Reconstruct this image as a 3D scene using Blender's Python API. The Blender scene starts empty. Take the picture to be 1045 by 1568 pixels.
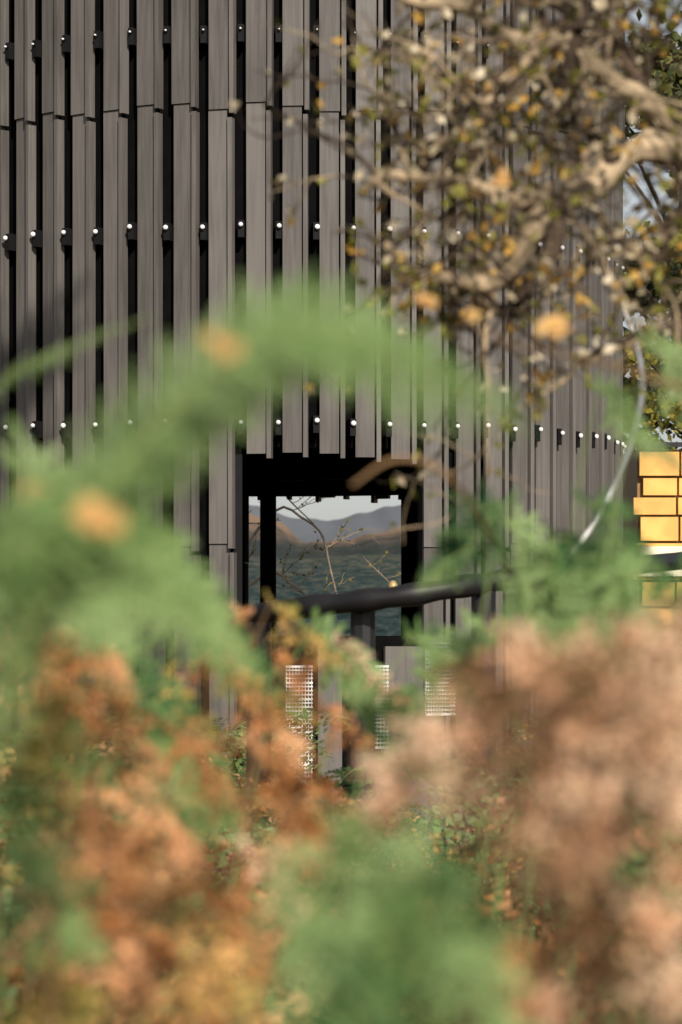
import bpy, math, random
from mathutils import Vector, Matrix, noise
random.seed(7)
R=random.random
def U(a,b): return a+(b-a)*R()
EYE=1.6
def sp(h,v,d):
    """spot at image coordinates h, v (rescaled to milliradian tangents seen from the camera), distance north d (m)"""
    return Vector((h*d/1000.0, d, EYE+v*d/1000.0))

scene=bpy.context.scene
# ---------------------------------------------------------------- materials
def newmat(name):
    m=bpy.data.materials.new(name); m.use_nodes=True
    nt=m.node_tree; b=nt.nodes['Principled BSDF']
    return m,nt,b
def plain(name,col,rough=0.7,metal=0.0,var=0.25,scale=8.0,spec=0.3,bump=0.0,stretch=(1,1,1)):
    m,nt,b=newmat(name)
    tc=nt.nodes.new('ShaderNodeTexCoord'); mp=nt.nodes.new('ShaderNodeMapping'); mp.inputs['Scale'].default_value=stretch
    nz=nt.nodes.new('ShaderNodeTexNoise'); nz.inputs['Scale'].default_value=scale; nz.inputs['Detail'].default_value=6
    nt.links.new(tc.outputs['Object'],mp.inputs[0]); nt.links.new(mp.outputs[0],nz.inputs['Vector'])
    cr=nt.nodes.new('ShaderNodeValToRGB')
    cr.color_ramp.elements[0].position=0.3; cr.color_ramp.elements[1].position=0.7
    cr.color_ramp.elements[0].color=(*[c*(1-var) for c in col],1)
    cr.color_ramp.elements[1].color=(*[min(1,c*(1+var)) for c in col],1)
    nt.links.new(nz.outputs['Fac'],cr.inputs[0]); nt.links.new(cr.outputs[0],b.inputs['Base Color'])
    b.inputs['Roughness'].default_value=rough; b.inputs['Metallic'].default_value=metal
    b.inputs['Specular IOR Level'].default_value=spec
    if bump:
        bp=nt.nodes.new('ShaderNodeBump'); bp.inputs['Strength'].default_value=bump
        nt.links.new(nz.outputs['Fac'],bp.inputs['Height']); nt.links.new(bp.outputs[0],b.inputs['Normal'])
    return m
def leafmat(name,cols,trans=0.35,rough=0.55,nscale=6.0,rnd=0.45,con=1.6,bias=0.0):
    m,nt,b=newmat(name)
    geo=nt.nodes.new('ShaderNodeNewGeometry')
    nz=nt.nodes.new('ShaderNodeTexNoise'); nz.inputs['Scale'].default_value=nscale; nz.inputs['Detail'].default_value=1
    nt.links.new(geo.outputs['Position'],nz.inputs['Vector'])
    mx=nt.nodes.new('ShaderNodeMath'); mx.operation='MULTIPLY_ADD'
    mx.inputs[1].default_value=rnd; nt.links.new(geo.outputs['Random Per Island'],mx.inputs[0])
    m2=nt.nodes.new('ShaderNodeMath'); m2.operation='MULTIPLY_ADD'; m2.inputs[1].default_value=con; m2.inputs[2].default_value=0.5-con*0.5-rnd*0.5+bias
    nt.links.new(nz.outputs['Fac'],m2.inputs[0]); nt.links.new(m2.outputs[0],mx.inputs[2])
    cr=nt.nodes.new('ShaderNodeValToRGB'); e=cr.color_ramp.elements
    while len(e)<len(cols): e.new(0.5)
    for i,c in enumerate(cols):
        e[i].position=i/(len(cols)-1); e[i].color=(*c,1)
    nt.links.new(mx.outputs[0],cr.inputs[0])
    if trans<=0:
        nt.links.new(cr.outputs[0],b.inputs['Base Color']); b.inputs['Roughness'].default_value=rough
        b.inputs['Specular IOR Level'].default_value=0.2; return m
    nt.nodes.remove(b)
    df=nt.nodes.new('ShaderNodeBsdfDiffuse'); nt.links.new(cr.outputs[0],df.inputs['Color'])
    tr=nt.nodes.new('ShaderNodeBsdfTranslucent'); nt.links.new(cr.outputs[0],tr.inputs['Color'])
    ms=nt.nodes.new('ShaderNodeMixShader'); ms.inputs[0].default_value=trans
    nt.links.new(df.outputs[0],ms.inputs[1]); nt.links.new(tr.outputs[0],ms.inputs[2])
    nt.links.new(ms.outputs[0],nt.nodes['Material Output'].inputs['Surface'])
    return m
def boardmat():
    m,nt,b=newmat('weathered_dark_timber')
    tc=nt.nodes.new('ShaderNodeTexCoord'); mp=nt.nodes.new('ShaderNodeMapping'); mp.inputs['Scale'].default_value=(9,9,0.5)
    nz=nt.nodes.new('ShaderNodeTexNoise'); nz.inputs['Scale'].default_value=5; nz.inputs['Detail'].default_value=8
    nt.links.new(tc.outputs['Object'],mp.inputs[0]); nt.links.new(mp.outputs[0],nz.inputs['Vector'])
    geo=nt.nodes.new('ShaderNodeNewGeometry')
    nz2=nt.nodes.new('ShaderNodeTexNoise'); nz2.inputs['Scale'].default_value=1.3; nz2.inputs['Detail'].default_value=5
    nt.links.new(tc.outputs['Object'],nz2.inputs['Vector'])
    a=nt.nodes.new('ShaderNodeMath'); a.operation='MULTIPLY_ADD'; a.inputs[1].default_value=0.7; nt.links.new(nz.outputs['Fac'],a.inputs[0])
    s=nt.nodes.new('ShaderNodeMath'); s.operation='MULTIPLY'; s.inputs[1].default_value=0.34; nt.links.new(geo.outputs['Random Per Island'],s.inputs[0])
    nt.links.new(s.outputs[0],a.inputs[2])
    a2=nt.nodes.new('ShaderNodeMath'); a2.operation='MULTIPLY_ADD'; a2.inputs[1].default_value=0.5
    nt.links.new(nz2.outputs['Fac'],a2.inputs[0]); nt.links.new(a.outputs[0],a2.inputs[2])
    cr=nt.nodes.new('ShaderNodeValToRGB'); e=cr.color_ramp.elements
    e[0].position=0.45; e[0].color=(0.058,0.052,0.047,1); e[1].position=0.98; e[1].color=(0.145,0.132,0.121,1)
    nt.links.new(a2.outputs[0],cr.inputs[0]); nt.links.new(cr.outputs[0],b.inputs['Base Color'])
    b.inputs['Roughness'].default_value=0.6; b.inputs['Specular IOR Level'].default_value=0.35
    bp=nt.nodes.new('ShaderNodeBump'); bp.inputs['Strength'].default_value=0.15; bp.inputs['Distance'].default_value=0.01
    nt.links.new(nz.outputs['Fac'],bp.inputs['Height']); nt.links.new(bp.outputs[0],b.inputs['Normal'])
    return m
M_board=boardmat()
M_black=plain('black_membrane',(0.004,0.004,0.004),rough=0.95,spec=0.05)
M_frame=plain('black_frame_paint',(0.008,0.008,0.008),rough=0.7,spec=0.15)
M_steel=plain('galvanised_bolt',(0.88,0.88,0.88),rough=0.4,metal=0.0,var=0.05,spec=0.8)
M_brass=plain('brass_strip',(0.42,0.30,0.14),rough=0.5,metal=0.3,var=0.1)
M_white=plain('white_painted_lattice',(0.75,0.75,0.73),rough=0.5,var=0.08)
M_rail=plain('black_rail',(0.012,0.011,0.012),rough=0.5,var=0.3,scale=12,spec=0.4)
M_green=leafmat('bracken_green',[(0.06,0.12,0.03),(0.20,0.31,0.11),(0.36,0.48,0.22)],0.4,nscale=12,con=1.9,bias=0.08)
M_greenD=leafmat('bracken_deep_green',[(0.010,0.036,0.014),(0.055,0.13,0.045),(0.22,0.32,0.10)],0.3,nscale=9,con=1.9)
M_dead=leafmat('bracken_russet',[(0.06,0.022,0.008),(0.56,0.23,0.075),(0.92,0.52,0.27)],0.3,nscale=14,con=2.6,bias=0.14)
M_pink=leafmat('bracken_dry_tan',[(0.11,0.055,0.025),(0.84,0.47,0.27),(0.97,0.70,0.48)],0.35,nscale=15,con=2.8,bias=0.22)
M_yel=leafmat('bracken_turning',[(0.06,0.12,0.02),(0.48,0.40,0.11),(0.86,0.52,0.19)],0.35,nscale=12,con=2.2,bias=0.08)
M_brown=leafmat('bracken_brown',[(0.02,0.012,0.006),(0.11,0.055,0.022),(0.32,0.16,0.06)],0.25,nscale=12)
M_stem=plain('bracken_stem',(0.20,0.12,0.055),rough=0.6,var=0.4,scale=4)
M_gstem=plain('green_bracken_stem',(0.18,0.24,0.08),rough=0.6,var=0.3,scale=4)
M_bark=plain('lichen_bark',(0.27,0.205,0.13),rough=0.9,var=0.95,scale=16,bump=0.5)
M_barkd=plain('dark_bark',(0.055,0.037,0.024),rough=0.9,var=0.6,scale=12,bump=0.4)
M_leafA=leafmat('autumn_leaf_gold',[(0.35,0.20,0.05),(0.70,0.42,0.10),(0.82,0.60,0.22)],0.4,nscale=14)
M_leafP=leafmat('autumn_leaf_peach',[(0.62,0.36,0.14),(0.80,0.50,0.20),(0.88,0.64,0.24)],0.4,nscale=14)
M_leafB=leafmat('autumn_leaf_olive',[(0.08,0.08,0.015),(0.26,0.25,0.05),(0.50,0.46,0.15)],0.4,nscale=14)
M_lich=leafmat('pale_lichen',[(0.12,0.10,0.06),(0.40,0.33,0.21),(0.76,0.67,0.50)],0.0,nscale=20)
M_tree=leafmat('woodland_leaf',[(0.010,0.018,0.006),(0.04,0.055,0.015),(0.16,0.14,0.04)],0.0,nscale=1.2)
M_treeY=leafmat('birch_leaf',[(0.06,0.08,0.015),(0.22,0.20,0.04),(0.42,0.32,0.06)],0.3,nscale=2.5)
M_cane=plain('pale_cane_bark',(0.88,0.87,0.84),rough=0.3,var=0.08,spec=0.8)

# ---------------------------------------------------------------- mesh helpers
class MB:
    def __init__(s): s.v=[];s.f=[];s.m=[]
    def quad(s,a,b,c,d,mi=0):
        i=len(s.v); s.v+= [a,b,c,d]; s.f.append((i,i+1,i+2,i+3)); s.m.append(mi)
    def box8(s,p,mi=0):
        i=len(s.v); s.v+=p
        for q in ((0,3,2,1),(4,5,6,7),(0,1,5,4),(1,2,6,5),(2,3,7,6),(3,0,4,7)):
            s.f.append(tuple(i+k for k in q)); s.m.append(mi)
    def box(s,x0,x1,y0,y1,z0,z1,mi=0):
        s.box8([(x0,y0,z0),(x1,y0,z0),(x1,y1,z0),(x0,y1,z0),(x0,y0,z1),(x1,y0,z1),(x1,y1,z1),(x0,y1,z1)],mi)
    def tube(s,pts,rad,sides=6,mi=0):
        i0=len(s.v); n=len(pts); ref=Vector((0.3,0.2,1)).normalized()
        for k,p in enumerate(pts):
            t=(pts[min(k+1,n-1)]-pts[max(k-1,0)])
            if t.length<1e-9: t=Vector((0,0,1))
            t.normalize()
            a=t.cross(ref)
            if a.length<0.05: a=t.cross(Vector((1,0,0)))
            a.normalize(); b=t.cross(a)
            for j in range(sides):
                an=2*math.pi*j/sides
                s.v.append(p+(a*math.cos(an)+b*math.sin(an))*rad[k])
        for k in range(n-1):
            for j in range(sides):
                j2=(j+1)%sides
                s.f.append((i0+k*sides+j,i0+k*sides+j2,i0+(k+1)*sides+j2,i0+(k+1)*sides+j)); s.m.append(mi)
        s.f.append(tuple(i0+j for j in range(sides))[::-1]); s.m.append(mi)
        s.f.append(tuple(i0+(n-1)*sides+j for j in range(sides))); s.m.append(mi)
    def mesh(s,name,mats,smooth=False):
        me=bpy.data.meshes.new(name); me.from_pydata([tuple(v) for v in s.v],[],s.f)
        for m in mats: me.materials.append(m)
        me.polygons.foreach_set('material_index',s.m)
        if smooth: me.polygons.foreach_set('use_smooth',[True]*len(s.f))
        me.update(); return me
    def obj(s,name,mats,parent=None,smooth=False):
        o=bpy.data.objects.new(name,s.mesh(name,mats,smooth)); scene.collection.objects.link(o)
        if parent: o.parent=parent
        return o
def empty(name,loc=(0,0,0)):
    o=bpy.data.objects.new(name,None); o.location=loc; o.empty_display_size=0.3; scene.collection.objects.link(o); return o
def crv(P,n):
    """Catmull-Rom through P"""
    Q=[P[0]*2-P[1]]+list(P)+[P[-1]*2-P[-2]]; out=[]; m=len(P)-1
    for k in range(n+1):
        t=k/n*m; i=min(int(t),m-1); u=t-i
        a,b,c,d=Q[i],Q[i+1],Q[i+2],Q[i+3]
        out.append(0.5*((2*b)+(c-a)*u+(2*a-5*b+4*c-d)*u*u+(3*b-a-3*c+d)*u*u*u))
    return out

# ---------------------------------------------------------------- round tower
AX,AY,RR=-0.539,19.25,2.5
tower=empty('round_timber_tower',(0,0,0))
def cyl(th,r,z): # th=0 toward the camera (south), + to east
    return (AX+r*math.sin(th),AY-r*math.cos(th),z)
def arcsolid(mb,r0,r1,t0,t1,z0,z1,n,mi=0,full=False):
    i0=len(mb.v)
    for k in range(n+1):
        t=t0+(t1-t0)*k/n
        mb.v+=[cyl(t,r0,z0),cyl(t,r1,z0),cyl(t,r1,z1),cyl(t,r0,z1)]
    for k in range(n):
        a=i0+4*k;b=a+4
        for q in range(4):
            q2=(q+1)%4
            mb.f.append((a+q,a+q2,b+q2,b+q)); mb.m.append(mi)
    if not full:
        mb.f.append((i0,i0+3,i0+2,i0+1)); mb.m.append(mi)
        e=i0+4*n; mb.f.append((e,e+1,e+2,e+3)); mb.m.append(mi)
DT=math.pi*2/68; TH0=-0.074
ZTOP=EYE+6.2; OT=EYE+1.097; SILL=EYE-0.02
o0=TH0+0.5*DT-0.004; o1=TH0+5.5*DT+0.012
b0=math.pi-0.47; b1=math.pi+0.095
mb=MB()
arcsolid(mb,2.34,2.385,0,2*math.pi,OT+0.05,ZTOP,96,full=True)
arcsolid(mb,2.34,2.385,0,2*math.pi,0.0,SILL,96,full=True)
arcsolid(mb,2.34,2.385,o1,b0,SILL,OT+0.05,60)
arcsolid(mb,2.34,2.385,b1,2*math.pi+o0,SILL,OT+0.05,60)
mb.obj('wall_core',[M_black],tower)
mb=MB()
for z0,z1 in ((SILL-0.12,SILL-0.06),(OT+0.5,OT+0.56),(ZTOP-0.1,ZTOP-0.02)):
    i0=len(mb.v)
    for zz in (z0,z1):
        for k in range(64): mb.v.append(cyl(2*math.pi*k/64,2.335,zz))
    mb.f.append(tuple(range(i0,i0+64))); mb.m.append(0)
    mb.f.append(tuple(range(i0+64,i0+128))); mb.m.append(0)
    for k in range(64):
        k2=(k+1)%64; mb.f.append((i0+k,i0+k2,i0+64+k2,i0+64+k)); mb.m.append(0)
mb.obj('floors_and_roof',[M_black],tower)
mb=MB()
arcsolid(mb,2.28,2.332,b0-0.0,b1,OT-0.02,OT+0.5,20)
def post(t0,t1,r0,r1,z0,z1): arcsolid(mb,r0,r1,t0,t1,z0,z1,2)
post(math.pi-0.012,math.pi+0.042,2.24,2.38,SILL-0.05,OT+0.0)
post(b1-0.0,b1+0.03,2.26,2.334,SILL-0.05,OT-0.022)
post(b0-0.05,b0+0.003,2.23,2.334,SILL-0.05,OT-0.022)
post(o0-0.02,o0+0.004,2.387,2.44,SILL,OT)
post(o1-0.004,o1+0.02,2.387,2.44,SILL,OT)
mb.obj('opening_frame',[M_frame],tower)
mb=MB(); arcsolid(mb,2.265,2.278,math.pi-0.455,math.pi-0.005,EYE+1.195,EYE+1.208,16)
mb.obj('brass_strip',[M_brass],tower)
mb=MB(); bo=MB(); br=MB()
PH=math.radians(-11)   # each board is set at a slight angle to the tangent
def tb(m,th,u0,u1,r0,r1,z0,z1,mi=0,lean=0,rot=0.0):
    """box in the tangent frame at angle th; r0,r1 radial, rot turns it about its own vertical axis"""
    c,s=math.cos(th),math.sin(th); p=[]; cr_,sr_=math.cos(rot),math.sin(rot); rc=2.46
    for z in (z0,z1):
        l=lean if z==z1 else 0
        for (u,r) in ((u0,r0),(u1,r0),(u1,r1),(u0,r1)):
            u+=l; w=r-rc
            uu=u*cr_+w*sr_; ww=-u*sr_+w*cr_+rc
            p.append((AX+ww*s+uu*c,AY-ww*c+uu*s,z))
    m.box8(p,mi)
J=[0.02,EYE+0.56,EYE+3.23,ZTOP+0.12]
for i in range(68):
    th=TH0+i*DT
    if th>math.pi: th-=2*math.pi
    cutF=1<=i<=5
    thb=th%(2*math.pi); cutB=(b0+0.01)<thb<(b1-0.01)
    JJ=[J[0]]+[j+U(-0.03,0.03) for j in J[1:]]
    for k in range(3):
        z0,z1=JJ[k],JJ[k+1]
        pr=0.012*k
        jit=U(-0.005,0.005); ln=U(-0.005,0.005)
        segs=[(z0,z1)]
        if cutF or cutB:
            zo=OT+U(-0.022,0.022)
            if cutF and k==0: segs=[]
            elif cutB and k==0: segs=[(z0,SILL-0.02)]
            elif k==1: segs=[(zo if cutF else OT-0.02+U(-0.02,0.02),z1)]
        for (a,b) in segs:
            w=-0.009*(k==1)
            tb(mb,th,-0.086+jit,0.041+jit+w,2.430+pr,2.460+pr,a,b-0.004,lean=ln,rot=PH)
            tb(mb,th,0.051+jit+w,0.079+jit+w,2.422+pr,2.482+pr,a-0.02*(k>0)-0.01,b-0.055,lean=ln,rot=PH)
    for zb in (EYE+1.297,EYE+2.49,EYE+3.69,EYE+4.9):
        if (cutF or cutB) and zb<OT: continue
        big = 1.0 if zb<EYE+3 else 0.4
        c,s=math.cos(th),math.sin(th); u=0.114+U(-0.004,0.004); zz=zb+U(-0.010,0.010)
        pa=Vector((AX+2.40*s+u*c,AY-2.40*c+u*s,zz)); pb=Vector((AX+2.515*s+u*c,AY-2.515*c+u*s,zz))
        d=(pb-pa).normalized()
        br.tube([pa,pb],[0.010,0.010],6)
        rr=0.0165*big*U(0.85,1.1)
        bo.tube([pb-d*0.004,pb+d*0.004,pb+d*0.011,pb+d*0.015],[rr,rr,rr*0.8,rr*0.3],8)
        tb(br,th,0.094,0.130,2.386,2.500,zz-0.075,zz+0.03)
mb.obj('cladding_boards',[M_board],tower)
br.obj('bolt_brackets',[M_frame],tower)
bo.obj('bolt_caps',[M_steel],tower,smooth=True)
mb=MB()
def lattice(th,u0,u1,z0,z1,nu,nz):
    for k in range(nu+1):
        u=u0+(u1-u0)*k/nu; tb(mb,th,u-0.003,u+0.003,2.475,2.486,z0,z1)
    for k in range(nz+1):
        z=z0+(z1-z0)*k/nz; tb(mb,th,u0-0.006,u1+0.006,2.4865,2.496,z-0.005*(1+(k%4==0)),z+0.004)
lattice(0.115,-0.080,0.075,EYE-1.10,EYE-0.20,8,36)
lattice(0.29,-0.10,0.12,EYE-0.70,EYE-0.20,10,20)
lattice(0.475,-0.08,0.12,EYE-0.50,EYE-0.06,10,18)
mb.obj('lower_lattice',[M_white],tower)
mb=MB()
for t in (0.02,0.20,0.375,0.43):
    tb(mb,t,-0.09,0.06,2.42,2.45,0.05,SILL-0.06)
mb.obj('lower_boards',[M_board],tower)

# ---------------------------------------------------------------- dark handrail in front of the tower
rail=empty('black_handrail')
mb=MB()
P=[sp(-39,3,11.0),sp(-25,8,10.8),sp(0,11,10.6),sp(25,14,10.5),sp(50,18,10.6),sp(78,22,11),sp(140,28,13)]
pts=crv(P,40); mb.tube(pts,[0.043+0.004*math.sin(k*1.3) for k in range(41)],10)
mb.obj('rail',[M_rail],rail,smooth=True)
mb=MB()
for h,v in ((-30,5),(8,11),(52,17)):
    p=sp(h,v,10.65); mb.tube([Vector((p.x,p.y,0)),Vector((p.x,p.y,p.z-0.01))],[0.05,0.05],10)
mb.obj('posts',[M_rail],rail)
p=sp(19,15,10.55); mb=MB(); mb.tube([p,p+Vector((0,0,0.03)),p+Vector((0,0,0.045))],[0.018,0.018,0.008],10)
mb.obj('brass_knob',[M_brass],rail,smooth=True)

# ---------------------------------------------------------------- ground & hills
mg,nt,b=newmat('moorland_ground')
nz=nt.nodes.new('ShaderNodeTexNoise'); nz.inputs['Scale'].default_value=0.8; nz.inputs['Detail'].default_value=10
tc=nt.nodes.new('ShaderNodeTexCoord'); nt.links.new(tc.outputs['Object'],nz.inputs['Vector'])
cr=nt.nodes.new('ShaderNodeValToRGB'); e=cr.color_ramp.elements
e[0].position=0.3;e[0].color=(0.03,0.035,0.012,1);e[1].position=0.7;e[1].color=(0.12,0.07,0.03,1)
nt.links.new(nz.outputs['Fac'],cr.inputs[0]); nt.links.new(cr.outputs[0],b.inputs['Base Color']); b.inputs['Roughness'].default_value=1
mb=MB(); mb.quad((-9000,-3000,0),(9000,-3000,0),(9000,9000,0),(-9000,9000,0)); mb.obj('ground',[mg])

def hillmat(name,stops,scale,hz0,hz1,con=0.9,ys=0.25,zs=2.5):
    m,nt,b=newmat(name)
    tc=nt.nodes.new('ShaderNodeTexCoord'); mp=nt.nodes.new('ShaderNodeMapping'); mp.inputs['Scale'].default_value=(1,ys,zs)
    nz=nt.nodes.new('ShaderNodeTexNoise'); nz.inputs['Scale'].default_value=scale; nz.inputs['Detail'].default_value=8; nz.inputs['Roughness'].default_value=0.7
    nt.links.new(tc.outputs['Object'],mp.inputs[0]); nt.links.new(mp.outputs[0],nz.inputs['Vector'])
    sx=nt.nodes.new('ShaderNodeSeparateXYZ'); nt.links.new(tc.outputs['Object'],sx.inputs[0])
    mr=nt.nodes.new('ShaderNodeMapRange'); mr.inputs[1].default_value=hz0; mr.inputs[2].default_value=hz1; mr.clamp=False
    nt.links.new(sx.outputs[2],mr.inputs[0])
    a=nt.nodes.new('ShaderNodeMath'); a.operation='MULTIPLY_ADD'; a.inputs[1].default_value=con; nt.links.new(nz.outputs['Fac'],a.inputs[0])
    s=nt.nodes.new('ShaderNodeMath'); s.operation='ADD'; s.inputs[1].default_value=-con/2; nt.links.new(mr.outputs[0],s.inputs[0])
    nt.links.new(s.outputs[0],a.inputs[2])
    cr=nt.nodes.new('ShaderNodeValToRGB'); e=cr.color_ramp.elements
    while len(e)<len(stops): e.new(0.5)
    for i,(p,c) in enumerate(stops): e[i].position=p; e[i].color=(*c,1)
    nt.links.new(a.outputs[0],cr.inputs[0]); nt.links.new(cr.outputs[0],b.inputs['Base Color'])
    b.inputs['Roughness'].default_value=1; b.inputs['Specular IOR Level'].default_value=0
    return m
def interp(tab,x):
    if x<=tab[0][0]: return tab[0][1]
    for (a,b),(c,d) in zip(tab,tab[1:]):
        if x<=c:
            u=(x-a)/(c-a); u=u*u*(3-2*u); return b+(d-b)*u
    return tab[-1][1]
def ridge(name,dist,depth,tab,rough,mat,span,n=260,rows=26):
    """tab: crest height by horizontal position, image coordinates rescaled to mrad from the camera"""
    mb=MB(); 
    for j in range(rows+1):
        v=j/rows
        for i in range(n+1):
            h=-span+2*span*i/n
            hh=math.copysign(abs(h/span)**2.2*span,h)   # denser in the middle
            x=hh*dist/1000
            y=dist+depth*(v-0.75)
            crest=interp(tab,hh)*dist/1000+EYE
            prof=math.sin(min(1,v/0.75)*math.pi/2)**0.9 if v<=0.75 else 1-0.6*(v-0.75)/0.25
            nzv=noise.fractal(Vector((x/dist*14,y/dist*14,1.7)),0.9,2.1,6)*rough+noise.noise(Vector((x/dist*220,y/dist*60,4)))*rough*0.25
            mb.v.append((x,y,max(-3,crest*prof+nzv*(0.25+0.75*prof)-2*(1-prof))))
    w=n+1
    for j in range(rows):
        for i in range(n):
            mb.f.append((j*w+i,j*w+i+1,(j+1)*w+i+1,(j+1)*w+i)); mb.m.append(0)
    return mb.obj(name,[mat],smooth=True)
HF=hillmat('far_hill_haze',[(0.0,(0.100,0.112,0.128)),(0.5,(0.120,0.132,0.150)),(1,(0.15,0.16,0.178))],0.02,0,140)  # distance haze is put into the hill colours, bluest on this one
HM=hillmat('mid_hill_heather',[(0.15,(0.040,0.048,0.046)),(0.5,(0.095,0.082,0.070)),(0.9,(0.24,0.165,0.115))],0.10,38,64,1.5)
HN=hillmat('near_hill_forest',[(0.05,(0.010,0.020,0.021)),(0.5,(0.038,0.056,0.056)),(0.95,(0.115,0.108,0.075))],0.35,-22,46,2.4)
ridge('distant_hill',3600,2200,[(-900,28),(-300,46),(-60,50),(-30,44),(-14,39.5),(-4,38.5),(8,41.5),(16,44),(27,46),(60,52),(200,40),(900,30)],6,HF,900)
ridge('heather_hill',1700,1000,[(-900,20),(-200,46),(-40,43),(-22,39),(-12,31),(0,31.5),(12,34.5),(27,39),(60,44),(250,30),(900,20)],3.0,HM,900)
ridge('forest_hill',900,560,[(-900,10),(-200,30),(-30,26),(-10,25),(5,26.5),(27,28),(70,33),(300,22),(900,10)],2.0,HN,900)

# ---------------------------------------------------------------- bracken
def frond(mb,P,width,nrm,stipe=0.15,pairs=20,npin=10,droop=0.2,jit=0.15,mi=0,ms=1,rr=0.003,pl=0.30,blunt=0.0,gap=0.04):
    C=crv(P,48); n=48
    mb.tube(C[::3],[rr*(1-0.75*k/16) for k in range(17)],4,ms)
    for k in range(pairs):
        t=stipe+(1-stipe)*((k+0.5)/pairs)**0.92
        f=min(t*n,n-0.001); i=int(f); p=C[i].lerp(C[i+1],f-i)
        T=(C[min(i+1,n)]-C[max(i-1,0)]).normalized()
        S=T.cross(nrm); 
        if S.length<0.05: S=T.cross(Vector((0,1,0.2)))
        S.normalize(); N=S.cross(T).normalized()
        tt=(t-stipe)/(1-stipe)
        prof=(min(1,0.45+tt*3.2))*((1-tt)**0.8*(1-blunt)+blunt)
        for sd in (-1,1):
            if R()<gap: continue
            L=width*prof*U(0.8,1.15)
            D=(S*sd*0.88+T*0.42+N*U(-jit,jit)+T*U(-jit,jit)*0.5).normalized()
            B=(T-D*T.dot(D)).normalized()
            np_=max(3,int(npin*(0.45+0.55*prof)))
            dr=droop*U(0.5,1.5)
            e=p+D*L-N*dr*L
            mb.quad(p+B*0.0009,p-B*0.0009,e-B*0.0005,e+B*0.0005,ms)
            for q in range(np_):
                u=(q+0.6)/np_
                c=p+D*L*u-N*dr*L*u*u
                l=max(L*pl*(1-0.82*u),L*0.05)*U(0.8,1.2)
                for s2 in (-1,1):
                    if R()<gap: continue
                    d=(B*s2*0.9+D*0.45+N*U(-jit,jit)*1.6-N*droop*0.5).normalized()
                    wv=(D-d*D.dot(d)).normalized()*(L/np_*0.46)+N*U(-jit,jit)*0.004
                    mb.quad(c-wv*0.7,c+d*l*0.45-wv,c+d*l,c+d*l*0.45+wv,mi)

def template(name,leaf,stem,droop,jit,arch,pairs=18,npin=8,gap=0.04,w=0.32):
    mb=MB()
    P=[Vector((0,0,0)),Vector((0.04,0,0.45)),Vector((0.14,0,0.95)),Vector((0.42*arch,0,1.28)),Vector((0.85*arch,0.02,1.32-0.25*arch))]
    frond(mb,P,w,Vector((-0.5,0,1)),0.36,pairs,npin,droop,jit,rr=0.005,pl=0.28,gap=gap)
    return mb.mesh(name,[leaf,stem])
T_green=[template('frond_green_%d'%i,M_greenD,M_gstem,0.25,0.2,U(0.7,1.1)) for i in range(3)]
T_light=[template('frond_light_%d'%i,M_green,M_gstem,0.25,0.2,U(0.7,1.1)) for i in range(2)]
T_dead=[template('frond_russet_%d'%i,M_dead,M_stem,1.0,0.8,U(0.6,1.1),16,7,0.22,0.24) for i in range(4)]
T_brown=[template('frond_brown_%d'%i,M_brown,M_stem,1.0,0.8,U(0.6,1.1),16,7,0.2,0.24) for i in range(2)]
T_yel=[template('frond_yellow_%d'%i,M_yel,M_stem,0.6,0.5,U(0.7,1.1),16,7,0.12,0.26) for i in range(2)]
thicket=empty('bracken_thicket')
def put(me,x,y,sc,rz,tilt,par=thicket):
    o=bpy.data.objects.new('frond',me); scene.collection.objects.link(o); o.parent=par
    o.location=(x,y,0); o.rotation_euler=(U(-tilt,tilt),U(-tilt,tilt),rz); o.scale=(sc,sc,sc*U(0.94,1.04))
rnd=random.Random(3)
cnt=0
for k in range(540):
    y=1.9+12.5*rnd.random()**1.7
    x=rnd.uniform(-1,1)*(0.14*y+1.0)
    if (x-AX)**2+(y-AY)**2<2.9**2: continue
    h=x/y*1000
    top=EYE-0.04-0.03*min(y,3.0)
    if -45<h<60: top-=0.05+0.012*max(0,y-3)
    if y>6 and -12<h<55: top-=0.32
    if y<2.8: top-=0.20
    sc=top/1.36*rnd.uniform(0.74,1.0)
    q=rnd.random(); g=noise.noise(Vector((x*1.1,y*0.6,3)))+(0.15 if h>40 else 0)
    if y<2.8: g-=0.12
    if g>0.16: me=rnd.choice(T_green+T_light[:1]) if q<0.7 else rnd.choice(T_dead)
    elif g>-0.08: me=rnd.choice(T_yel+T_light+T_dead+T_green[:1]) if q<0.8 else rnd.choice(T_brown)
    else: me=rnd.choice(T_dead+T_yel[:1]) if q<0.75 else rnd.choice(T_brown)
    put(me,x,y,sc,rnd.uniform(0,6.28),0.16); cnt+=1

def near(name,leaf,stem,specs):
    mb=MB()
    for P,w,kw in specs:
        a=dict(stipe=0.12,pairs=22,npin=9,droop=0.25,jit=0.2); a.update(kw)
        nr=a.pop('nrm',Vector((0.15,-0.8,0.6)))
        frond(mb,P,w,nr,**a)
    return mb.obj(name,[leaf,stem])
def arch(hv,d,lean,w,**kw):
    """ground-rooted frond whose arched crown peaks near image coordinates hv (as mrad), tip falling over to the side (lean)"""
    ap=sp(hv[0],hv[1],d); ap.z-=w*0.45
    base=Vector((ap.x-lean*0.9,ap.y+U(0.0,0.25),0))
    mid=base.lerp(ap,0.62)+Vector((-lean*0.12,0,0.02))
    tip=ap+Vector((lean*0.45,U(-0.05,0.05),-abs(lean)*0.28))
    kk=dict(stipe=0.55,pairs=26,rr=0.0022); kk.update(kw)
    return ([base,mid,ap-Vector((lean*0.1,0,0.01)),ap.lerp(tip,0.4)+Vector((0,0,abs(lean)*0.05)),tip],w,kk)
G=[]
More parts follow.
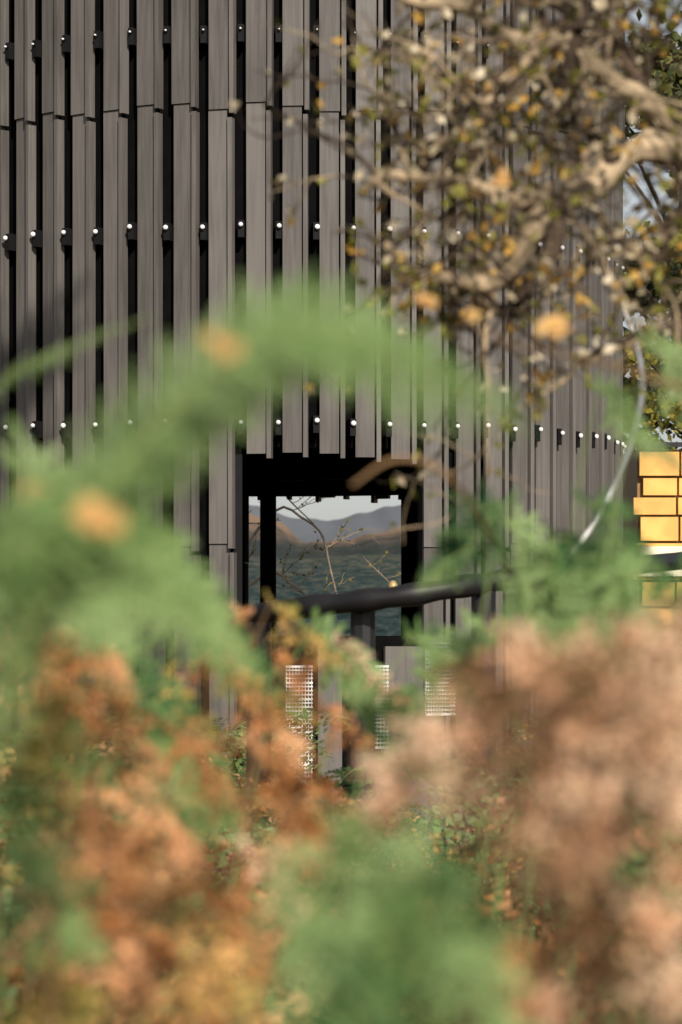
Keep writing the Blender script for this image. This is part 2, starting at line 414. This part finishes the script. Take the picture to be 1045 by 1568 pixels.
G.append(([sp(-135,-60,1.35),sp(-112,5,1.32),sp(-80,60,1.3),sp(-48,94,1.28),sp(-20,112,1.27),sp(10,104,1.27),sp(42,90,1.3),sp(64,84,1.35)],0.040,dict(stipe=0.02,pairs=54,npin=8,blunt=0.5,nrm=Vector((0,-0.9,0.4)))))
G.append(([sp(-130,-50,1.4),sp(-100,20,1.36),sp(-62,72,1.33),sp(-34,96,1.32),sp(-12,108,1.3),sp(8,100,1.3)],0.030,dict(stipe=0.1,pairs=40,npin=8,blunt=0.4,nrm=Vector((0.2,-0.8,0.6)))))
G.append(([sp(-150,10,1.45),sp(-115,46,1.4),sp(-75,66,1.35),sp(-38,88,1.33),sp(-14,104,1.3)],0.036,dict(stipe=0.05,pairs=34,npin=8,blunt=0.3)))
G.append(([sp(-170,0,1.35),sp(-120,30,1.3),sp(-90,44,1.3),sp(-62,30,1.3)],0.042,dict(stipe=0.05,pairs=30,blunt=0.3,gap=0.06)))
G.append(([sp(-160,-30,1.6),sp(-125,6,1.6),sp(-92,16,1.6),sp(-62,2,1.6)],0.04,dict(stipe=0.05,pairs=26,blunt=0.2,gap=0.1)))
G.append(([sp(-150,55,2.3),sp(-128,88,2.2),sp(-100,104,2.15),sp(-68,116,2.1)],0.040,dict(stipe=0.02,pairs=34,nrm=Vector((0,-0.6,0.7)))))
for hv,d,l,w in [((-114,56),1.9,0.2,0.06),((-96,42),2.0,0.2,0.06),((-78,36),2.1,0.2,0.06),((-120,36),1.8,0.2,0.06),((-66,18),2.5,0.22,0.06)]:
    G.append(arch(hv,d,l,w,gap=0.06))
near('green_bracken',M_green,M_gstem,G)
def leafquad(mb,c,s,mi):
    a=Vector((U(-1,1),U(-1,1),U(-1,1))).normalized(); b=a.cross(Vector((U(-1,1),U(-1,1),U(-1,1)))).normalized()
    mb.quad(c-a*s,c-b*s*0.6,c+a*s,c+b*s*0.6,mi)
mb=MB()
for h,v,d,s,nn in ((-42,105,1.24,0.0065,5),(-88,43,1.24,0.0085,7),(-112,50,1.5,0.009,5),(77,112,2.6,0.011,6),(31,122,2.8,0.009,5),(48,116,2.8,0.007,4),(60,166,3.2,0.010,5)):
    c=sp(h,v,d)
    for _ in range(nn):
        cc=c+Vector((U(-1,1),U(-.4,.4),U(-.6,.6)))*s*0.9
        a=Vector((U(-1,1),U(-.3,.3),U(-.6,.6))).normalized(); bb=a.cross(Vector((0,-1,U(-.4,.4)))).normalized()
        mb.quad(cc-a*s,cc-bb*s*0.6,cc+a*s,cc+bb*s*0.6,0)
mb.obj('fallen_gold_leaves',[M_leafP])
G2=[]
for hv,d,l,w in [((58,44),2.9,-0.2,0.06),((80,34),3.0,0.2,0.07),((92,44),3.0,0.2,0.06),((100,14),2.9,0.3,0.09),((120,16),2.8,0.3,0.09),((86,2),3.1,0.3,0.1),((-90,-6),2.9,0.3,0.08),((-58,8),3.1,0.35,0.08),((-112,-28),2.7,0.3,0.08),((28,-3),3.6,0.35,0.06),
   ((-10,-1),3.6,0.35,0.07),((52,-2),3.4,-0.3,0.08),((6,-24),3.2,0.3,0.07),((116,98),2.9,0.25,0.05),((100,-4),3.0,0.2,0.1),((62,38),3.2,0.22,0.06),((-70,-40),2.6,0.2,0.08),((82,24),3.0,-0.2,0.07),((70,6),3.0,0.2,0.07),((96,82),3.2,0.2,0.04),((106,22),2.7,-0.2,0.07)]:
    G2.append(arch(hv,d,l,w,gap=0.1))
near('green_bracken',M_greenD,M_gstem,G2[:10]); near('green_bracken',M_green,M_gstem,G2[10:])
G3=[]
for hv,d,l,w in [((-22,-86),1.5,0.14,0.045),((0,-78),1.45,0.12,0.04),((28,-84),1.45,-0.12,0.04),((46,-96),1.4,-0.1,0.045),((-14,-108),1.35,0.1,0.045),((16,-106),1.35,0.1,0.045),((40,-124),1.3,0.1,0.045),((-2,-130),1.25,0.1,0.045),((-118,-88),1.6,0.12,0.045),((-124,-62),1.8,0.15,0.04)]:
    G3.append(arch(hv,d,l,w,pairs=24,npin=8,gap=0.16,jit=0.4))
near('green_bracken',M_green,M_gstem,G3[::2]); near('green_bracken',M_greenD,M_gstem,G3[1::2])
DP=[];DR=[];DY=[];DB=[]
for hv,d,l,w in [((52,-20),1.8,-0.12,0.04),((70,-12),1.6,-0.08,0.04),((90,-14),1.6,0.08,0.04),((106,-6),1.55,0.08,0.04),((122,-3),1.5,0.08,0.04),((34,-42),1.8,-0.12,0.04),((56,-40),1.6,-0.08,0.04),((80,-34),1.5,0.08,0.04),((102,-30),1.45,0.08,0.04),((120,-34),1.4,0.08,0.04),((70,-60),1.5,0.08,0.04),((95,-64),1.4,-0.08,0.04),((118,-70),1.35,0.08,0.04),((80,-96),1.4,0.08,0.04),((108,-110),1.3,0.08,0.04),((20,-56),1.9,-0.12,0.035),((62,-122),1.4,0.08,0.04),((84,-50),1.6,0.08,0.04),((110,-52),1.5,-0.08,0.04),((92,-118),1.4,-0.08,0.04),((64,-24),1.5,0.1,0.035),((98,-16),1.45,-0.1,0.035),((114,-16),1.4,0.08,0.035),((124,-56),1.35,0.08,0.035),((76,-20),1.45,0.08,0.035),((88,-84),1.5,0.08,0.03),((122,-96),1.35,0.08,0.03)]:
    k=R(); (DP if k<0.88 else DB if k<0.92 else DR).append(arch(hv,d,l,w,pairs=24,npin=6,droop=0.8,jit=0.7,gap=0.2))
for hv,d,l,w in [((-24,8),3.3,0.25,0.05),((-36,2),3.3,-0.2,0.05),((-20,-14),3.0,0.25,0.06),((0,-8),3.3,0.25,0.04),((-25,-42),2.8,0.25,0.06),((-6,-60),2.6,-0.2,0.06),((-52,6),3.4,0.3,0.06),((-105,8),3.4,0.3,0.07),((-120,-4),2.9,0.25,0.07),((-75,-34),2.9,0.3,0.07),((-48,-56),2.6,-0.2,0.07),((-95,-60),2.5,0.2,0.07),((-60,-84),2.1,0.15,0.06),((-90,-106),1.9,0.1,0.06),((-42,-104),1.9,0.1,0.05),((-110,-96),2.0,0.1,0.06),((-70,-116),1.8,0.1,0.05),((-20,-66),2.2,0.1,0.05),((-100,-82),2.1,0.15,0.06),((-80,-92),2.0,-0.15,0.05),((-52,-118),1.7,0.1,0.05),((-110,-124),1.7,0.1,0.05),((-30,-84),2.2,0.1,0.05),((-36,-22),3.0,0.2,0.05),((-66,-18),3.0,0.2,0.06),((-108,-10),2.4,0.15,0.06),((-88,-76),1.9,0.12,0.05),((-28,-50),2.2,0.12,0.05),((-96,-70),1.6,0.1,0.04),((-122,6),2.3,0.12,0.05),((-98,2),2.4,0.12,0.05),((-84,-30),2.3,0.12,0.05),((-116,-44),2.2,0.12,0.06),((-58,-40),2.4,0.12,0.05),((-100,-30),2.2,-0.12,0.05),((-44,-8),2.7,0.12,0.04),((-74,-60),2.0,0.12,0.05)]:
    k=R(); (DR if k<0.56 else DY if k<0.80 else DB if k<0.88 else DP).append(arch(hv,d,l,w,droop=0.9,jit=0.8,gap=0.24,npin=7))
near('dry_bracken',M_pink,M_stem,DP); near('russet_bracken',M_dead,M_stem,DR); near('turning_bracken',M_yel,M_stem,DY); near('brown_bracken',M_brown,M_stem,DB)

# ---------------------------------------------------------------- trees
def grow(mb,p,d,L,r,depth,lmi,spread=0.7,sides=5,nsub=3,ls=0.014,lp=4,wig=0.35,bm=0):
    n=6; pts=[p]; q=p.copy(); dd=d.copy()
    for k in range(n):
        dd=(dd+Vector((U(-wig,wig),U(-wig,wig),U(-wig,wig)))).normalized()
        q=q+dd*(L/n); pts.append(q.copy())
    mb.tube(pts,[r*(1-0.6*k/n) for k in range(n+1)],sides,bm)
    if depth<=1:
        for k in range(lp):
            i=random.randrange(1,n+1); c=pts[i]+Vector((U(-1,1),U(-1,1),U(-1,1)))*ls*0.8
            mi=random.choice(lmi)
            for _ in range(2): leafquad(mb,c+Vector((U(-1,1),U(-1,1),U(-1,1)))*ls*0.4,ls*U(0.6,1.3),mi)
    if depth>0:
        for k in range(nsub):
            i=random.randrange(1,n+1)
            nd=(dd+Vector((U(-1,1),U(-1,1),U(-1,1)))*spread*1.3).normalized()
            grow(mb,pts[i],nd,L*U(0.5,0.75),r*0.62,depth-1,lmi,spread,4 if depth<2 else sides,nsub,ls,lp,wig,bm)
mb=MB()
tx,ty=1.02,4.5
limbs=[
 ([Vector((tx+0.05,ty,0)),Vector((tx,ty,0.9)),Vector((tx-0.05,ty+0.03,1.8)),Vector((tx-0.02,ty,2.5)),Vector((tx+0.1,ty+0.1,3.3))],0.10,0.05),
 ([Vector((tx-0.03,ty,2.1)),sp(150,168,4.45),sp(118,176,4.4),sp(98,170,4.35),sp(82,160,4.3),sp(72,150,4.25),sp(58,134,4.25),sp(46,128,4.2),sp(28,132,4.2),sp(14,140,4.2)],0.030,0.007),
 ([Vector((tx-0.02,ty,2.3)),sp(140,180,4.5),sp(112,192,4.4),sp(92,206,4.35),sp(74,214,4.3),sp(56,220,4.3),sp(40,228,4.3),sp(20,236,4.3)],0.026,0.009),
 ([sp(82,160,4.3),sp(76,140,4.3),sp(64,122,4.35),sp(60,112,4.35)],0.018,0.007),
 ([sp(82,160,4.3),sp(60,158,4.25),sp(42,164,4.2),sp(22,166,4.2),sp(12,162,4.2)],0.015,0.005),
 ([sp(98,170,4.35),sp(88,190,4.3),sp(84,208,4.3),sp(96,236,4.3)],0.018,0.010),
 ([sp(74,214,4.3),sp(56,200,4.25),sp(46,182,4.2),sp(30,176,4.2)],0.014,0.005),
 ([Vector((tx-0.02,ty,2.25)),sp(130,150,4.5),sp(110,140,4.4),sp(96,146,4.4),sp(86,130,4.4)],0.018,0.006),
 ([sp(112,192,4.4),sp(100,215,4.45),sp(60,238,4.5)],0.014,0.008),
 ([Vector((tx-0.02,ty,2.2)),sp(140,120,4.5),sp(118,112,4.5),sp(96,108,4.4),sp(84,100,4.4)],0.012,0.004),
]
for i,(P,r0,r1) in enumerate(limbs):
    n=30; pts=crv(P,n)
    pts=[p+Vector((noise.noise(p*9),noise.noise(p*9+Vector((5,0,0))),noise.noise(p*9+Vector((0,7,0)))))*0.03 for p in pts]
    mb.tube(pts,[(r0+(r1-r0)*k/n)*(1+0.4*noise.noise(pts[k]*40)) for k in range(n+1)],8,0 if i in(1,2,4,6) else 1)
    if i==0: continue
    for k in range(3,n+1):
        if pts[k].x>0.7: continue
        if R()<(0.58 if i<9 else 0.25):
            d=Vector((U(-1,0.6),U(-0.5,0.5),U(-0.9,1))).normalized()
            grow(mb,pts[k],d,U(0.10,0.28),0.0044,2,[2,3,3,3,4,4],ls=0.0105,lp=1 if R()<0.55 else 2,nsub=2 if R()<0.55 else 3,bm=0 if R()<0.4 else 1)
        for _ in range(3):
            leafquad(mb,pts[k]+Vector((U(-1,1),U(-1,1),U(-1,1)))*0.018,U(0.007,0.014),4)
    for _ in range(2):
        c=pts[random.randrange(8,n)]+Vector((U(-.1,.1),U(-.05,.05),U(-.12,.02)))
        for _ in range(5): leafquad(mb,c+Vector((U(-1,1),U(-1,1),U(-1,1)))*0.012,U(0.009,0.015),2)
mb.obj('lichen_covered_tree',[M_bark,M_barkd,M_leafA,M_leafB,M_lich])

mb=MB()
mb.tube(crv([Vector((0.30,3.9,0)),sp(72,-20,3.7),sp(64,14,3.2),sp(52,40,2.8),sp(42,54,2.6),sp(32,62,2.6),sp(18,63,2.6),sp(4,54,2.6)],36),[0.0036*(1-0.5*k/36) for k in range(37)],6)
mb.tube(crv([sp(190,70,2.6),sp(124,90,2.5),sp(97,98,2.5),sp(78,102,2.5),sp(59,107,2.5),sp(44,116,2.5)],20),[0.0030*(1-0.6*k/20) for k in range(21)],6)
mb.obj('bare_twig',[M_stem])
# pale bramble cane hanging out of the old tree
mb=MB()
mb.tube(crv([Vector((tx-0.03,ty+0.02,2.36)),sp(124,158,5.0),sp(104,140,5.6),sp(101,124,5.9),sp(107,108,6.0),sp(110,90,6.0),sp(106,70,6.0),sp(98,50,6.0),sp(88,34,6.0),sp(77,21,6.0)],70),[0.0075-0.0040*abs(k-42)/42 for k in range(71)],6)
mb.obj('pale_bramble_cane',[M_cane],smooth=True)

def crowntree(name,x,y,h,rw,nleaf,leaf,ls,clumps=26,low=0.25,trunk=0.12,bark=M_barkd):
    mb=MB()
    pts=[Vector((x,y,0)),Vector((x+U(-.2,.2),y,h*0.3)),Vector((x+U(-.3,.3),y,h*0.6)),Vector((x+U(-.2,.2),y,h*0.95))]
    C=crv(pts,14); mb.tube(C,[trunk*(1-0.85*k/14) for k in range(15)],8,0)
    for k in range(clumps):
        t=U(low,1); i=int(t*14); base=C[min(i,14)]
        a=U(0,6.28); rad=rw*math.sin(min(1,(1-t)*1.6+0.25)*math.pi/2)*U(0.45,1)
        e=base+Vector((math.cos(a)*rad,math.sin(a)*rad,U(-0.1,0.35)*rad))
        st=C[max(0,i-2)]
        m=st.lerp(e,0.5)+Vector((0,0,0.1*rad))
        mb.tube(crv([st,m,e],6),[trunk*0.3*(1-0.13*q) for q in range(7)],5,0)
        cr_=U(0.3,0.6)*rw*0.5
        for q in range(nleaf//clumps):
            v=Vector((random.gauss(0,1),random.gauss(0,1),random.gauss(0,0.7)))*cr_*0.55
            leafquad(mb,e+v,ls*U(0.6,1.4),1)
    return mb.obj(name,[bark,leaf])
crowntree('woodland_tree',4.9,31,9,2.6,9000,M_tree,0.08)
crowntree('woodland_tree',3.9,28,6.2,1.2,5000,M_treeY,0.045,low=0.4)
crowntree('woodland_tree',7.5,34,12,3.4,9000,M_tree,0.10,low=0.1)
crowntree('woodland_tree',5.4,38,7,3.2,9000,M_tree,0.10,low=0.02)
crowntree('woodland_tree',4.3,35,10,2.6,9000,M_tree,0.09,low=0.1)
crowntree('woodland_tree',-6.5,30,10,3.0,7000,M_tree,0.08)
crowntree('birch_tree',-2.35,30,7,1.35,6000,M_treeY,0.035,low=0.1,clumps=34)
crowntree('woodland_tree',1.75,3.2,14.6,1.35,2600,M_tree,0.07,low=0.66,clumps=26,trunk=0.13)
mb=MB()
def barebranch(P,r0,r1,n=16,sub=6,L=0.5):
    pts=crv(P,n); mb.tube(pts,[r0+(r1-r0)*k/n for k in range(n+1)],6,0)
    for _ in range(sub):
        i=random.randrange(3,n); d=Vector((U(-0.3,1),U(-0.4,0.4),U(-0.2,1))).normalized()
        grow(mb,pts[i],d,L*U(0.5,1),r1*0.7,1,[1],ls=0.018,lp=2,wig=0.25)
barebranch([Vector((-1.25,27,0)),Vector((-1.15,27,1.6)),Vector((-1.1,27,3.2)),Vector((-1.05,27,4.6))],0.06,0.02,L=0.6)
barebranch([Vector((-1.14,27,1.9)),sp(-26,22,27),sp(-18,18,27),sp(-10,12,27),sp(0,9,27)],0.018,0.008)
barebranch([Vector((-1.12,27,2.2)),sp(-24,45,27),sp(-14,42,27),sp(-7,36,27),sp(-4,24,27),sp(-1,12,27)],0.016,0.007)
barebranch([Vector((-1.1,27,2.8)),sp(-26,60,27),sp(-20,50,27),sp(-10,40,27)],0.014,0.006)
barebranch([Vector((1.25,27,0)),sp(40,-20,27),sp(30,2,27),sp(20,16,27),sp(12,24,27),sp(8,28,27)],0.010,0.004,sub=4,L=0.3)
mb.obj('bare_birch_tree',[plain('pale_birch_bark',(0.26,0.20,0.15),rough=0.8,var=0.5,scale=6),M_treeY])

# ---------------------------------------------------------------- yellow timber cabin
cab=empty('yellow_timber_cabin')
M_yw=plain('sunlit_yellow_board',(0.72,0.41,0.11),rough=0.5,var=0.3,scale=3)  # board yellow with sunlight put in; darker copy below holds the shade
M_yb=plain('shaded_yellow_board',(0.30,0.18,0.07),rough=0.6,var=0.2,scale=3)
M_pane=plain('cream_pane_reflection',(0.92,0.84,0.60),rough=0.4,var=0.08)  # cream for panes and pale boards, whitish reflections put into the colour
M_dk=plain('cabin_roof_felt',(0.03,0.03,0.032),rough=0.8)
cy=24.0; cx0=2.55; cx1=5.6; zt=EYE+1.63
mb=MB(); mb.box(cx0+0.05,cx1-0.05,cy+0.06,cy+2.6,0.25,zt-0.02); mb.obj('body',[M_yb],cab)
mb=MB(); pn=MB(); z=EYE-0.9
k=0
while z<zt-0.05:
    hh=0.17 if k%3 else 0.23
    x=cx0+U(0,0.14)
    while x<cx1:
        w=U(0.25,0.55); q=R()
        (pn if (q<0.16 and z>EYE+0.4) else mb).box(x,min(x+w,cx1),cy-0.01-0.004*(k%2)-U(0,0.03),cy+0.045,z,z+hh-0.022)
        x+=w+0.02
    z+=hh; k+=1
mb.obj('wall_boards',[M_yw],cab); pn.obj('pale_boards',[M_pane],cab)
mb=MB()
for q in range(5):
    mb.box(cx0+0.04+q*0.62,cx0+0.50+q*0.62,cy-0.07,cy-0.045,EYE+0.50,EYE+0.76)
mb.obj('window_panes',[M_pane],cab)
mb=MB()
for q in range(6): mb.box(cx0+0.53+q*0.62,cx0+0.56+q*0.62,cy-0.10,cy-0.045,0.2,zt)
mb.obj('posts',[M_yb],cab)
mb=MB(); 
mb.box8([(cx0-0.02,cy-0.03,zt),(cx1+0.2,cy-0.03,zt),(cx1+0.2,cy+2.8,zt+0.2),(cx0-0.02,cy+2.8,zt+0.2),(cx0-0.02,cy-0.03,zt+0.04),(cx1+0.2,cy-0.03,zt+0.04),(cx1+0.2,cy+2.8,zt+0.24),(cx0-0.02,cy+2.8,zt+0.24)])
mb.obj('roof',[M_dk],cab)

# ---------------------------------------------------------------- light
az=math.radians(16); el=math.radians(33)
sd=Vector((math.sin(az)*math.cos(el),-math.cos(az)*math.cos(el),math.sin(el)))
L=bpy.data.lights.new('sun','SUN'); L.energy=5.0; L.angle=math.radians(0.5); L.color=(1,0.92,0.82)
lo=bpy.data.objects.new('sun',L); scene.collection.objects.link(lo); lo.rotation_euler=sd.to_track_quat('Z','Y').to_euler()
w=bpy.data.worlds.new('World'); scene.world=w; w.use_nodes=True; nt=w.node_tree
sky=nt.nodes.new('ShaderNodeTexSky'); sky.sky_type='NISHITA'; sky.sun_disc=False
sky.sun_elevation=el; sky.sun_rotation=math.atan2(sd.x,sd.y); sky.air_density=1.0; sky.dust_density=1.5
hs=nt.nodes.new('ShaderNodeHueSaturation'); hs.inputs['Saturation'].default_value=0.3
nt.links.new(sky.outputs[0],hs.inputs['Color'])
nt.links.new(hs.outputs[0],nt.nodes['Background'].inputs[0]); nt.nodes['Background'].inputs[1].default_value=0.10
scene.view_settings.view_transform='Standard'; scene.view_settings.look='None'; scene.view_settings.exposure=0

# ---------------------------------------------------------------- camera
c=bpy.data.cameras.new('camera'); co=bpy.data.objects.new('camera',c); scene.collection.objects.link(co)
co.location=(0,0,EYE); co.rotation_euler=(math.radians(90),0,0)
c.sensor_fit='VERTICAL'; c.sensor_height=36; c.sensor_width=24; c.lens=96.4; c.shift_y=0.1186
c.clip_start=0.05; c.clip_end=20000
c.dof.use_dof=True; c.dof.focus_distance=17.2; c.dof.aperture_fstop=6.0; c.dof.aperture_blades=0
scene.camera=co
print('fronds',cnt)
